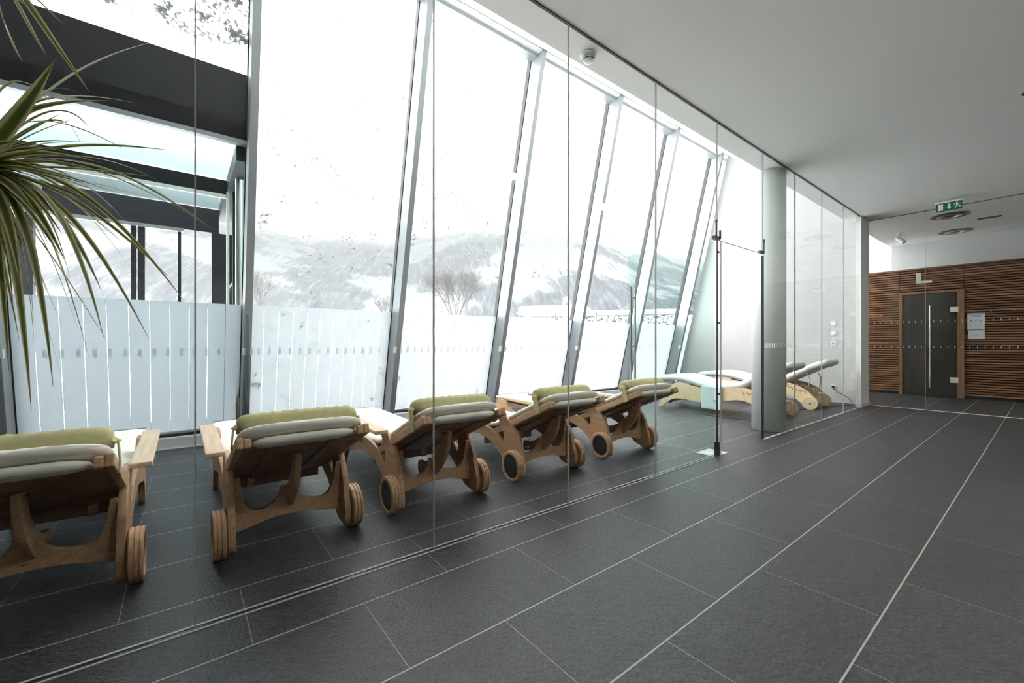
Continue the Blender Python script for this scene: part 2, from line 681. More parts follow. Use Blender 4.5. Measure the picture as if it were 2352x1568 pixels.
# floor track of the glass partition
struct(MB().box(XL, 4.12, 2.014, 2.021, 0, .004).box(XL, 4.12, 2.046, 2.056, 0, .004)
       .box(5.24, 9.18, 2.024, 2.046, 0, .004).build('trim_4', M['track']))
struct(MB().box(XL, 4.12, 2.022, 2.027, 0, .002).box(XL, 4.12, 2.043, 2.046, 0, .002).build('trim_5', M['gasket']))
struct(MB().box(XL, 9.2, 2.026, 2.044, ZC - .006, ZC).build('trim_6', M['silicone_dark']))
struct(MB().box(9.650, 9.668, YB, 2.02, ZC - .006, ZC).build('trim_7', M['silicone_dark']))
struct(MB().box(9.64, 9.678, .26, 2.02, 0, .004).build('trim_8', M['cream']))

# ---- leaning glass front: one window per bay -----------------------------
MUL = [.535 + 1.775 * k for k in range(-1, 8)]
MUL = [x + (.035 if abs(x - .535) < .1 else 0) for x in MUL if x < 13.3]
edges = [XL] + MUL + [13.28]
GD = .25                                   # glass depth behind the inner face of the mullions
random.seed(4)
n_ = 0
for i in range(len(edges) - 1):
    xa, xb = edges[i], edges[i + 1]
    if xb - xa < .12:
        continue
    n_ += 1
    win = struct(empty('window_%d' % n_, ((xa + xb) / 2, Y0F, .105)))
    ox, oy, oz = win.location

    def P(mb, name, m, **kw):
        bmesh.ops.translate(mb.bm, verts=mb.bm.verts, vec=(-ox, -oy, -oz))
        return mb.build(name, m, win, **kw)
    snowy = n_ in (3, 4)
    P(MB().lean_box(xa + .03, xb - .03, GD, GD + .012, .105, ZT - .05), 'glass_pane', M['snowglass' if snowy else 'facade' if n_ > 2 else 'flecked'])
    if xb < 13.2:
        mb = MB()
        mb.lean_box(xb - .037, xb + .037, 0, GD - .01, .105, ZT)
        mu = P(mb, 'mullion', M['alu'], bevel=.003)
        mb = MB()
        mb.lean_box(xb - .046, xb + .046, GD - .012, GD + .07, .105, ZT)
        P(mb, 'gasket', M['gasket'])
        for sx in (-1, 1):
            P(MB().lean_box(xb + sx * .036 - .012, xb + sx * .036 + .012, -.012, .05, .97, 1.05), 'bracket', M['white'])
    # head frame just under the soffit and bottom rail
    P(MB().lean_box(xa + .038, xb - .038, .03, GD, 5.325, 5.37), 'head_gasket', M['gasket'])
    P(MB().lean_box(xa + .038, xb - .038, .03, GD, 5.27, 5.325).lean_box(xa + .038, xb - .038, .01, .03, 5.275, 5.32), 'head_rail', M['white'])
    P(MB().lean_box(xa + .038, xb - .038, .10, GD, 5.235, 5.27), 'glazing_bead', M['alu'])
    P(MB().lean_box(xa + .034, xb - .034, .10, GD, .105, .135), 'bottom_rail', M['gasket'])
    # frosted privacy film: strips with clear slits
    mb = MB()
    nst = 11
    wd = (xb - xa - .06)
    for q in range(nst):
        s0 = xa + .03 + wd * q / nst
        s1 = xa + .03 + wd * (q + 1) / nst - .0035
        mb.lean_box(s0, s1, GD - .004, GD - .002, .14, 1.53)
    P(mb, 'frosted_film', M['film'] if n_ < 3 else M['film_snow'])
    mb = MB()
    for q in range(int((xb - xa - .2) / .11)):
        s0 = xa + .12 + q * .11
        mb.lean_box(s0, s0 + .03, GD - .010, GD - .008, .965, 1.045)
    P(mb, 'marker_row', M['marker'])

# ---- glass partition between corridor and lounge --------------------------
JX = [-1.94, -.98, .04, 1.06, 2.08, 3.11, 4.15, 5.22, 6.20, 7.22, 8.24, 9.20]
for i in range(len(JX) - 1):
    n_ += 1
    xa, xb = JX[i], JX[i + 1]
    win = struct(empty('window_%d' % n_, ((xa + xb) / 2, YG, 0)))
    zb = 2.125 if xa == 4.15 else .002
    dx = -(xa + xb) / 2
    MB().box(xa + .002 + dx, xb - .002 + dx, -.006, .006, zb, ZC - .004).build('glass_pane', M['glass'], win)
    if xb < 9.1:
        dark = xb in (5.22,)
        zz = 2.125 if xb in (4.15, 5.22) else .002
        MB().box(xb - .0025 + dx, xb + .0025 + dx, -.0065, .0065, zz, ZC - .004).build('glass_joint', M['silicone'], win)
    if xa != 4.15:
        mb = MB()
        for q in range(int((xb - xa - .1) / .06)):
            s0 = xa + .06 + q * .06 + dx
            mb.box(s0, s0 + .014, -.0075, -.0065, 1.05, 1.10)
        if xa > 5:
            mb.build('marker_row', M['marker'], win)
# glass partition towards the sauna side
JY = [2.02, 1.29, .26, -.8, -1.9, -3.0, -4.1]
for i in range(len(JY) - 1):
    ya, yb = JY[i + 1], JY[i]
    if i == 1:
        continue
    n_ += 1
    win = struct(empty('window_%d' % n_, (9.66, (ya + yb) / 2, 0)))
    dy = -(ya + yb) / 2
    MB().box(-.006, .006, ya + .002 + dy, yb - .002 + dy, .002, ZC - .004).build('glass_pane', M['glass'], win)
    MB().box(-.0065, .0065, ya - .0025 + dy, ya + .0025 + dy, .002, ZC - .004).build('glass_joint', M['silicone'], win)
    for zz in (1.44, 1.02):
        mb = MB()
        for q in range(int((yb - ya - .05) / .075)):
            s0 = ya + .04 + q * .075 + dy
            mb.box(-.0075, -.0065, s0, s0 + .009, zz, zz + .036)
        mb.build('marker_row', M['marker'], win)
d2 = struct(empty('door_2', (9.66, .775, 0)))
MB().box(-.006, .006, -.511, .511, .006, 2.11).build('door_leaf', M['glass'], d2)
MB().box(-.006, .006, -.511, .511, 2.118, ZC - .004).build('overpanel', M['glass'], d2)
MB().box(-.014, .014, .435, .625, 2.09, 2.13).box(-.014, .014, .565, .625, 2.13, 2.27).build('patch_fitting', M['steel'], d2)
for zz in (1.44, 1.02):
    mb = MB()
    for q in range(12):
        mb.box(-.0075, -.0065, -.47 + q * .08, -.461 + q * .08, zz, zz + .036)
    mb.build('marker_row', M['marker'], d2)

# ---- open glass door into the lounge ---------------------------------------
d1 = struct(empty('door_1', (4.155, YG, 0)))
ang = R(5)
la = Matrix.Rotation(ang, 4, 'Z')
mb = MB().box(-.006, .006, .03, 1.0, .012, 2.105)
bmesh.ops.transform(mb.bm, matrix=la, verts=mb.bm.verts)
lf = mb.build('door_leaf', M['leafglass'], d1)
mb = MB()
for sx in (-1, 1):
    mb.tube([(sx * .045, .93, .33), (sx * .045, .93, 1.745)], .0125, 12)
for zz in (.55, 1.07, 1.62):
    mb.tube([(-.045, .93, zz), (.045, .93, zz)], .007, 8)
    mb.tube([(-.014, .93, zz), (.014, .93, zz)], .014, 10)
bmesh.ops.transform(mb.bm, matrix=la, verts=mb.bm.verts)
mb.build('door_handle', M['steel'], d1, smooth=False)
mb = MB().tube([(0, 0, .0), (0, 0, 2.11)], .0085, 10)
for zz in (.12, .6, 1.30, 2.0):
    mb.tube([(0, -.005, zz), (.025, -.005, zz)], .011, 8)
mb.box(-.016, .016, -.02, .02, 0, .13)
mb.build('hinge_post', M['bronze'], d1)
mb = MB()
mb.box(-.07, .035, -.018, .018, 2.115, 2.150)
mb.tube([(-.055, -.02, 2.13), (-.055, -.02, 2.29)], .009, 8)
mb.tube([(.02, -.02, 2.13), (.02, -.02, 2.21)], .012, 8)
mb.tube([(-.055, -.02, 2.28), (-.055, -.02, 2.30)], .014, 8)
mb.build('patch_fitting', M['bronze'], d1)
mb = MB()
mb.box(.985, 1.075, -.016, .016, 2.118, 2.146)
mb.tube([(1.065, -.012, 2.13), (1.065, -.012, 2.27)], .008, 8)
mb.tube([(1.065, -.012, 2.24), (1.065, -.012, 2.28)], .013, 8)
mb.build('strike_fitting', M['bronze'], d1)
MB().box(1.058, 1.068, -.012, .012, .01, 2.10).build('edge_seal', M['silicone_dark'], d1)
MB().box(-.10, .17, -.03, .17, 0, .004).build('floor_plate', M['chrome'], d1)
MB().box(.0, 1.07, -.004, .004, 2.114, 2.119).build('head_seal', M['silicone'], d1)
MB().box(.075, .079, -.006, .006, 0, 2.11).build('seal_strip', M['silicone'], d1)

# ---- sauna door in the cedar wall ------------------------------------------
d3 = struct(empty('door_3', (XF, 1.565, 0)))
MB().box(-.03, .06, -.485, -.385, 0, 2.19).build('door_jamb', M['doorframe'], d3)
MB().box(-.03, .06, .435, .485, 0, 2.19).build('door_jamb', M['doorframe'], d3)
MB().box(-.03, .06, -.385, .435, 2.14, 2.19).build('door_head', M['doorframe'], d3)
MB().box(-.012, -.002, -.378, .425, .01, 2.13).build('door_leaf', M['doorglass'], d3)
MB().tube([(-.06, .0, .18), (-.06, .0, 1.88)], .019, 12).tube([(-.06, 0, .35), (-.01, 0, .35)], .01).tube([(-.06, 0, 1.7), (-.01, 0, 1.7)], .01).build('door_handle', M['chrome'], d3)
for zz in (.30, 1.73):
    MB().box(-.034, -.012, -.405, -.29, zz, zz + .11).build('hinge', M['white'], d3)
m_etch = mat('etched_lines', (.14, .13, .12), .6)
mb = MB()
for (cz, rr) in ((1.64, .10), (1.46, .095)):
    for q in range(20):
        a0, a1 = 2 * math.pi * q / 20, 2 * math.pi * (q + .7) / 20
        mb.bar((-.0135, -.22 + math.cos(a0) * rr * 1.2, cz + math.sin(a0) * rr * .7), (-.0135, -.22 + math.cos(a1) * rr * 1.2, cz + math.sin(a1) * rr * .7), .002, .008, (1, 0, 0))
    for sx in (-1, 1):
        pts = [(-.0135, -.22 + sx * .04 + math.cos(u * .7) * .028, cz + math.sin(u * .7) * .032) for u in range(7)]
        for p_, q_ in zip(pts, pts[1:]):
            mb.bar(p_, q_, .002, .006, (1, 0, 0))
mb.build('etched_motif', m_etch, d3)
struct(MB().box(12.36, 12.42, .9, 2.2, 0, 2.3).build('wall_sauna_dark', M['black']))

# ---- column -----------------------------------------------------------------
col_ = struct(MB().lathe([(.193, 0), (.193, ZC + .16)], (5.94, 2.245, 0), 'z', 48).build('wall_column', mat('column_paint', (.78, .83, .80), .5), smooth=False))
for p in col_.data.polygons:
    p.use_smooth = len(p.vertices) == 4
# ================================================================== OUTSIDE
def hfield(name, m, f, xs, ys):
    bm = bmesh.new()
    g = [[bm.verts.new(f(x, y)) for x in xs] for y in ys]
    for j in range(len(ys) - 1):
        for i in range(len(xs) - 1):
            bm.faces.new((g[j][i], g[j][i + 1], g[j + 1][i + 1], g[j + 1][i]))
    bmesh.ops.recalc_face_normals(bm, faces=bm.faces)
    me = bpy.data.meshes.new(name)
    bm.to_mesh(me)
    bm.free()
    o = link(name, me, m, smooth=True)
    return o


def lerp(a, b, n):
    return [a + (b - a) * i / n for i in range(n + 1)]


def snow_z(x, y):
    n = noise.noise(Vector((x * .13, y * .13, 0))) * .35 + noise.noise(Vector((x * .5, y * .5, 3))) * .08
    up = max(0, y - 8.3)
    return -.16 + (n + .1) * min(1, max(0, (y - 8.2) / 3)) + up * .075


ys = [6.1, 6.4, 7, 7.6, 8.2, 8.8] + lerp(9.6, 60, 42) + lerp(64, 260, 20)
struct(hfield('ground', M['snow'], lambda x, y: (x, y, snow_z(x, y)), lerp(-60, 260, 160), ys))


def mount(u, v):
    """u: compass angle, v: 0 foot .. 1 top"""
    a = R(u)
    r_ = 210 + v * 330
    prof = 118 + 22 * math.sin(u * .13 + 1.2)
    if u < 40:
        prof *= max(.35, 1 - (40 - u) / 30)
    n = noise.noise(Vector((u * .12, v * 3, 0))) * 16 + noise.noise(Vector((u * .6, v * 14, 5))) * 5 + noise.noise(Vector((u * 2.2, v * 45, 9))) * 2.2
    zz = 14 + prof * (v ** .85) * 1.35 + n * v
    return (math.cos(a) * r_, math.sin(a) * r_, zz)


mt = hfield('mountain', M['forest'], mount, lerp(8, 124, 260), lerp(0, 1, 110))
struct(mt)

# fog that thickens towards the top of the mountain
fog = mat('valley_fog')
t = NT(fog)
t.n.remove(t.b)
vs = t.add('ShaderNodeVolumeScatter')
vs.inputs['Color'].default_value = (.97, .98, 1, 1)
vs.inputs['Anisotropy'].default_value = .0
g = t.add('ShaderNodeNewGeometry')
sp = t.add('ShaderNodeSeparateXYZ')
t.ln(g.outputs['Position'], sp.inputs[0])
hh = t.math('MULTIPLY', t.math('SUBTRACT', sp.outputs[2], 62), 1 / 60, clamp=True)
nz = t.noise(g.outputs['Position'], .012, 3)
t.ln(t.math('ADD', .00085, t.math('MULTIPLY', t.math('MULTIPLY', t.math('POWER', hh, 1.5), nz), .045)), vs.inputs['Density'])
t.ln(vs.outputs[0], t.out.inputs['Volume'])
fo = MB().box(-260, 620, 75, 640, 2, 330).build('mountain_fog', fog)
struct(fo)
cy.volume_bounces = 3
cy.volume_step_rate = 6
cy.volume_max_steps = 48

# porch with black steel frame and glass roof beyond the left bays
po = empty('glass_porch', (-2.2, 6.4, 0))
tag(po, 'black steel porch with glass roof outside behind the left window bays', 'porch')


def PP(mb, name, m, **kw):
    bmesh.ops.translate(mb.bm, verts=mb.bm.verts, vec=(2.2, -6.4, 0))
    return mb.build(name, m, po, **kw)


PX = .57
YF, YM, YK = 5.17, 6.42, 7.92
PP(MB().box(-7, PX, YF, YF + .10, 3.20, 3.89), 'fascia_beam', M['dark'])
PP(MB().box(-7, PX, YF - .02, YF + .05, 3.155, 3.20), 'fascia_drip_edge', M['alu'])
PP(MB().box(-7, PX - .12, YM, YM + .12, 2.965, 3.15), 'roof_beam', M['dark'])
PP(MB().box(-7, PX - .12, YM - .03, YM, 2.92, 2.965), 'light_strip_cover', M['cream'])
PP(MB().box(-7, PX - .12, YK, YK + .14, 2.79, 3.15), 'roof_beam', M['dark'])
PP(MB().box(-7, PX - .55, YK - .04, YK, 2.74, 2.79), 'sliding_rail', M['steel'])
PP(MB().box(-7, PX - .1, YF + .1, YM, 3.16, 3.18), 'roof_glass', M['roofglass'])
PP(MB().box(-7, PX - .1, YM + .12, YK, 3.16, 3.18), 'roof_glass', M['roofglass'])
PP(MB().box(PX - .12, PX, YF + .1, YK + .14, 3.02, 3.20), 'side_beam', M['dark'])
for xx in (-3.3, -1.45):
    PP(MB().box(xx - .05, xx + .05, YF + .1, YK, 3.05, 3.15), 'rafter', M['alu'])
for (xa, xb) in ((-3.34, -3.09), (-1.63, -1.48), (-.563, -.508), (-.49, -.415), (-.046, -.009), (PX - .21, PX)):
    PP(MB().box(xa, xb, YK, YK + .12, -.2, 2.79), 'post', M['dark'])
PP(MB().box(PX - .02, PX, YF + .2, YK, -.2, 3.04), 'side_glass', M['roofglass'])
PP(MB().box(PX - .13, PX - .10, YM - .03, YM, .9, 3.0), 'edge_trim', M['cream'])
PP(MB().box(PX - .06, PX, YM, YM + .08, -.2, 3.04), 'post', M['dark'])
PP(MB().tube([(PX - .05, 5.86, -.2), (PX - .05, 5.86, 3.06)], .032, 12), 'downpipe', M['steel'])
PP(MB().box(-7, PX, 6.05, YK + .3, -.2, -.06), 'decking', M['dark'])
PP(MB().box(PX - .02, PX + .01, 5.9, YK, .9, .96).box(PX - .02, PX + .01, 5.9, YK, 1.9, 1.95), 'handrail', M['alu'])


# bare snowy tree beyond the second bay
def grow(mb, p, d, ln, rad, lvl):
    q = p + d * ln
    mid = p + d * ln * .5 + Vector((random.uniform(-1, 1), random.uniform(-1, 1), 0)) * ln * .04
    mb.tube([p, mid, q], [rad, rad * .85, rad * .65], 5 if lvl > 2 else 3, False)
    if lvl == 0:
        return
    k = 4 if lvl > 2 else 3
    for i in range(k):
        a = random.uniform(0, 2 * math.pi)
        sp = random.uniform(.22, .62)
        o = d.orthogonal().normalized()
        o.rotate(Matrix.Rotation(a, 3, d))
        nd = (d * math.cos(sp) + o * math.sin(sp) + Vector((0, 0, .12))).normalized()
        grow(mb, p + (q - p) * random.uniform(.55, 1), nd, ln * random.uniform(.6, .8), rad * .6, lvl - 1)


random.seed(11)
tp = ray(1045, 720, 42)
tr = empty('bare_tree', (tp.x, tp.y, tp.z - 1.2))
tag(tr, 'bare snow-dusted tree with many thin branches beyond the second leaning mullion', 'tree')
mb = MB()
for k in range(7):
    a = k * .9
    grow(mb, Vector((math.cos(a) * .3, math.sin(a) * .3, .6)), Vector((math.cos(a) * .42, math.sin(a) * .42, 1)).normalized(), 2.1, .05, 5)
mb.build('branches', M['branch'], tr)
MB().tube([(0, 0, -3), (0, 0, .3), (0, 0, .8)], [.28, .24, .18], 8).build('trunk', M['branch'], tr)
for (px, py, d, n2, sc, lab) in ((596, 690, 26, 4, .55, 'small dark leafless shrub in snow just right of the first mullion'),
                                 (880, 715, 30, 4, .35, 'tiny bare sapling poking over the frosted band left of the second mullion')):
    tp = ray(px, py, d)
    sh = empty('bare_shrub', tuple(tp))
    tag(sh, lab, 'shrub')
    mb = MB()
    for k in range(5):
        a = k * 1.3
        grow(mb, Vector((0, 0, -.5)), Vector((math.cos(a) * .3, math.sin(a) * .3, 1)).normalized(), 1.0 * sc / .5, .03, 3)
    mb.build('branches', M['branch'], sh)

# neighbour's snow-covered flat roof and hedge
p0, p1 = ray(1185, 722, 30), ray(1572, 712, 27)
dv = (p1 - p0)
dv.z = 0
dn = dv.normalized()
pn = Vector((-dn.y, dn.x, 0))
if pn.y < 0:
    pn = -pn
zt = 3.25
rf = empty('flat_roof_shelter', (p0.x, p0.y, 0))
tag(rf, 'long low shelter with thick snow on its flat roof beyond the window', 'shelter')
L_ = dv.length


def RB(mb_, a0, a1, b0, b1, z0, z1):
    c = [dn * a0 + pn * b0, dn * a1 + pn * b0, dn * a1 + pn * b1, dn * a0 + pn * b1]
    mb_.hexa([(v.x, v.y, z0) for v in c] + [(v.x, v.y, z1) for v in c])
    return mb_


RB(MB(), 0, L_, 0, 3, zt - .07, zt).build('roof_edge', mat('grey_metal_edge', (.3, .3, .32), .5), rf)
me_ = RB(MB(), .1, L_ * .45, .1, 2.9, zt, zt + .5)
me_.build('snow_layer', M['snow'], rf, bevel=.2)
RB(MB(), L_ * .45, L_ - .1, .1, 2.9, zt, zt + .06).build('snow_layer', M['snow'], rf, bevel=.02)
for k in range(5):
    RB(MB(), L_ * k / 4 - .05 * (k == 4), L_ * k / 4 + .05 * (k != 4) , .2, .3, -.2, zt - .07).build('post', M['branch'], rf)
hg = RB(MB(), .5, L_ - .3, .8, 1.8, .2, zt - .28).build('hedge', M['hedge'], None)
hg.location = (p0.x, p0.y, 0)
tag(hg, 'snow-dusted clipped hedge under the long snowy shelter roof', 'hedge')
cp = ray(1296, 700, 29)
cn = MB().tube([(0, 0, -1.5), (0, 0, .25), (.05, 0, .42), (.2, 0, .52), (.36, 0, .42), (.4, 0, .2)], .09, 10).build('vent_pipe', M['snow'], None, smooth=True)
cn.location = tuple(cp)
tag(cn, 'white hooked vent pipe rising from the snowy flat roof outside', 'pipe')
#PART2
# ================================================================== DECK LOUNGERS
SIDE = smooth_poly([(-.07, .035, 1), (-.085, .12), (-.045, .22), (-.03, .30), (.015, .37), (.08, .44), (.15, .487, 1), (.28, .487, 1), (.262, .46),
                    (.20, .39), (.175, .33), (.185, .275), (.205, .270), (.26, .315), (.38, .352), (.52, .375), (.66, .378), (.82, .375), (.93, .405), (.99, .487, 1),
                    (1.12, .487, 1), (1.14, .40), (1.20, .28), (1.27, .12), (1.30, .0, 1), (1.225, .0, 1), (1.20, .09), (1.15, .165), (1.05, .205), (.92, .225),
                    (.77, .262), (.61, .284), (.46, .270), (.34, .232), (.25, .185), (.18, .13), (.10, .05), (.0, .035)], 2)
BAR = smooth_poly([(-.265, .105, 1), (-.265, .385, 1), (-.245, .385, 1), (-.237, .33), (-.225, .25), (-.195, .20), (-.145, .19), (-.09, .215), (-.055, .255), (-.045, .30, 1), (-.012, .30, 1),
                   (.018, .265), (.055, .22), (.12, .198), (.185, .20), (.222, .25), (.237, .33), (.245, .385, 1), (.265, .385, 1), (.265, .105, 1),
                   (.20, .118), (.11, .142), (0, .15), (-.11, .142), (-.20, .118)], 2)
STRUT = smooth_poly([(-.185, .515, 1), (-.165, .42), (-.115, .32), (-.03, .24), (.02, .195, 1), (.05, .185), (.085, .205), (.13, .19), (.23, .15), (.275, .145), (.29, .17), (.285, .22), (.262, .235), (.215, .232), (.15, .25),
                     (.07, .285), (.0, .335), (-.06, .40), (-.10, .47), (-.115, .515, 1)], 2)
SLOT = [(.20, .178), (.25, .162), (.258, .182), (.235, .19), (.21, .205)]
HOLE = [(.012 + .009 * math.cos(a), .245 + .009 * math.sin(a)) for a in [k * .63 for k in range(10)]]
HOLE2 = [(x, z) for x, z in [(-.035, .175), (-.022, .166), (-.008, .170), (.0, .18), (-.012, .178), (-.024, .176)]]


def ribbon_pad(name, path, hw, th, m, parent, round_=.02, sag=0, seg=8):
    """upholstered pad swept along a (y, z) centre path; hw = half width"""
    mb = MB()
    n = 12
    rings = []
    for i, (y, z) in enumerate(path):
        a = path[max(i - 1, 0)]
        c = path[min(i + 1, len(path) - 1)]
        t_ = Vector((0, c[0] - a[0], c[1] - a[1])).normalized()
        up = Vector((0, -t_.z, t_.y))
        if up.z < 0:
            up = -up
        end = .8 if i in (0, len(path) - 1) else 1.0
        pr = []
        for k in range(seg + 1):
            u = -1 + 2 * k / seg
            e = (1 - abs(u) ** 12) ** .5 if abs(u) < 1 else 0
            pr.append((u * hw, th / 2 * (.55 + .45 * e) * end))
        ring = [(x, h_) for x, h_ in pr] + [(x, -h_) for x, h_ in reversed(pr)]
        rings.append([mb.bm.verts.new(Vector((x, y, z)) + up * (h_ + sag * (1 - (x / hw) ** 2))) for x, h_ in ring])
    for a, b_ in zip(rings, rings[1:]):
        for k in range(len(a)):
            mb.bm.faces.new((a[k], a[(k + 1) % len(a)], b_[(k + 1) % len(a)], b_[k]))
    mb.bm.faces.new(rings[0][::-1])
    mb.bm.faces.new(rings[-1])
    return mb.build(name, m, parent, smooth=True, sub=1)


def make_lounger():
    root = empty('deck_lounger')
    for sx in (-1, 1):
        link('side_panel', plate(SIDE, [], .034, 'yz', sx * .285), M['teak'], root)
    for sx in (-1, 1):
        prof = [(.02, -.028), (.116, -.028), (.122, -.022), (.122, -.010), (.117, -.008), (.117, -.005), (.122, -.003), (.122, .009), (.117, .011), (.117, .014), (.122, .016), (.122, .025), (.116, .029), (.097, .029), (.094, .018), (.02, .018)]
        pr = [(r_, h_ * sx) for r_, h_ in prof]
        wh = MB().lathe(pr, (sx * .335, 0, .122), 'x', 40).build('wheel', M['teak'], root)
        MB().lathe([(.001, .0185 * sx), (.0925, .0185 * sx), (.0925, .022 * sx), (.001, .022 * sx)], (sx * .335, 0, .122), 'x', 32).build('hub_disc', M['black'], wh)
    link('crossbar', plate(BAR, [HOLE2], .03, 'xz', .035), M['teak'], root)
    link('support_strut', plate(STRUT, [SLOT, HOLE], .03, 'yz', .0), M['teak'], root)
    MB().tube([(-.03, -.135, .50), (.03, -.135, .50)], .008, 8).build('strut_pin', M['bronze'], root)
    for sx in (-1, 1):
        MB().box(sx * .34 - .045, sx * .34 + .045, .14, 1.13, .488, .514).build('armrest', M['teak_sheen'], root, bevel=.006)
    # seat frame
    mb = MB()
    for sx in (-1, 1):
        mb.box(sx * .25 - .016, sx * .25 + .016, .40, 2.02, .275, .330)
    mb.build('seat_rail', M['teak'], root, bevel=.004)
    for k in range(11):
        y = .50 + k * .145
        MB().box(-.235, .235, y, y + .07, .312, .328).build('seat_slat', M['teak_dark'], root)
    MB().box(-.265, .265, .52, .55, .190, .262).build('cross_board', M['teak_dark'], root, bevel=.003)
    MB().box(-.265, .265, 1.99, 2.02, .24, .335).build('foot_board', M['teak'], root, bevel=.003)
    # backrest, hinged at y .42, tilted up towards the head
    hy, hz = .42, .295
    ty, tz = -.40, .655
    d = Vector((0, ty - hy, tz - hz)).normalized()
    up = Vector((0, d.z, -d.y))

    def bp(x, s_, h_):
        return Vector((x, hy, hz)) + d * s_ + up * h_
    ln = math.hypot(ty - hy, tz - hz)
    for sx in (-1, 1):
        br = MB().bar(bp(sx * .282, 0, 0), bp(sx * .282, ln, 0), .030, .052, up).build('backrest_rail', M['teak'], root, bevel=.006)
        MB().bar(bp(sx * .268, ln - .02, -.003), bp(sx * .235, ln - .02, -.003), .04, .046, up).build('corner_block', M['teak'], br, bevel=.008)
    bf = MB().bar(bp(-.267, ln - .11, -.006), bp(.267, ln - .11, -.006), .04, .02, up).build('backrest_frame', M['teak_dark'], root, bevel=.003)
    for k in range(9):
        s_ = .05 + k * .092
        MB().bar(bp(-.267, s_, -.014), bp(.267, s_, -.014), .078, .014, up).build('back_slat', M['teak_dark'], bf, bevel=.002)
    for x in (-.14, .13):
        MB().bar(bp(x, .03, -.026), bp(x, ln - .08, -.026), .035, .012, up).build('back_batten', M['teak_dark'], bf)
        MB().box(x - .02, x + .02, .50, .518, .19, .31).build('hanger_strap', M['teak'], root)
    # cushions
    path = [(2.03, .365), (1.99, .372), (1.6, .366), (1.2, .362), (.8, .362), (.50, .366)]
    for k in range(1, 9):
        p = bp(0, ln * k / 8.0 * 1.02, .056)
        path.append((p.y, p.z))
    cu = ribbon_pad('mattress', path, .285, .062, M['cushion'], root, sag=.003)
    pa = [bp(0, ln - .13, .004), bp(0, ln - .06, .002), bp(0, ln + .005, .000)]
    ribbon_pad('mattress_flap', [(p.y, p.z) for p in pa], .234, .05, M['cushion'], root)
    # dark piping line at the foot end of the mattress
    MB().tube([(-.27, 1.97, .404), (.27, 1.97, .404)], .003, 6).build('piping', M['bronze'], cu)
    # bolster held by a strap
    mb = MB()
    c = bp(0, ln - .16, .107)
    rings = []
    N1, N2 = 30, 22
    for i in range(N1 + 1):
        u = -1 + 2 * i / N1
        rr = (1 - abs(u) ** 9) ** .5 if abs(u) < 1 else .0
        rr = .66 + .34 * rr
        ring = []
        for k in range(N2):
            a = 2 * math.pi * k / N2
            wr = 1 + .055 * math.sin(u * 34 + a * 2.0) * (1 - abs(u) * .3) + .02 * noise.noise(Vector((u * 5, a, 2)))
            hh = math.sin(a)
            zz = hh * .068 * rr * wr if hh > 0 else hh * .034 * rr
            ring.append(mb.bm.verts.new(c + Vector((u * .275, 0, 0)) - d * (math.cos(a) * .078 * rr * wr) + up * zz))
        rings.append(ring)
    for a_, b_ in zip(rings, rings[1:]):
        for k in range(N2):
            mb.bm.faces.new((a_[k], a_[(k + 1) % N2], b_[(k + 1) % N2], b_[k]))
    mb.bm.faces.new(rings[0][::-1])
    mb.bm.faces.new(rings[-1])
    pil = mb.build('head_bolster', M['green'], root, smooth=True)
    tag(pil, 'olive green bolster across the head end')
    for sx in (-1, 1):
        mb = MB()
        mb.bar(bp(sx * .291, ln - .15, .105), bp(sx * .300, ln - .15, .02), .05, .006, (sx, 0, 0))
        mb.bar(bp(sx * .262, ln - .15, .125), bp(sx * .292, ln - .15, .103), .05, .006, (0, 0, 1))
        mb.bar(bp(sx * .300, ln - .15, .022), bp(sx * .300, ln - .15, -.03), .05, .006, (sx, 0, 0))
        mb.build('strap', M['green'], pil)
    return root


proto = make_lounger()
index_children()
LG = 'slatted deck loungers with green bolsters'
LL = ['wooden deck lounger with green bolster, cut off by the left edge of the photo',
      'second wooden deck lounger from the left, seen nearly straight from behind',
      'third wooden deck lounger from the left, crossed by a glass joint',
      'fourth wooden deck lounger from the left, strap looped over its rail',
      'fifth wooden deck lounger, the farthest of the green-bolster row']
for i, (x, y, rz) in enumerate([(-.50, 2.62, 0), (.483, 2.62, 0), (1.395, 2.625, -1.2), (2.415, 2.635, -2.2), (3.51, 2.645, -3.5)]):
    o = proto if i == 0 else copy_tree(proto)
    o.location = (x, y, 0)
    o.rotation_euler.z = R(rz)
    tag(o, LL[i], 'lounger', LG)

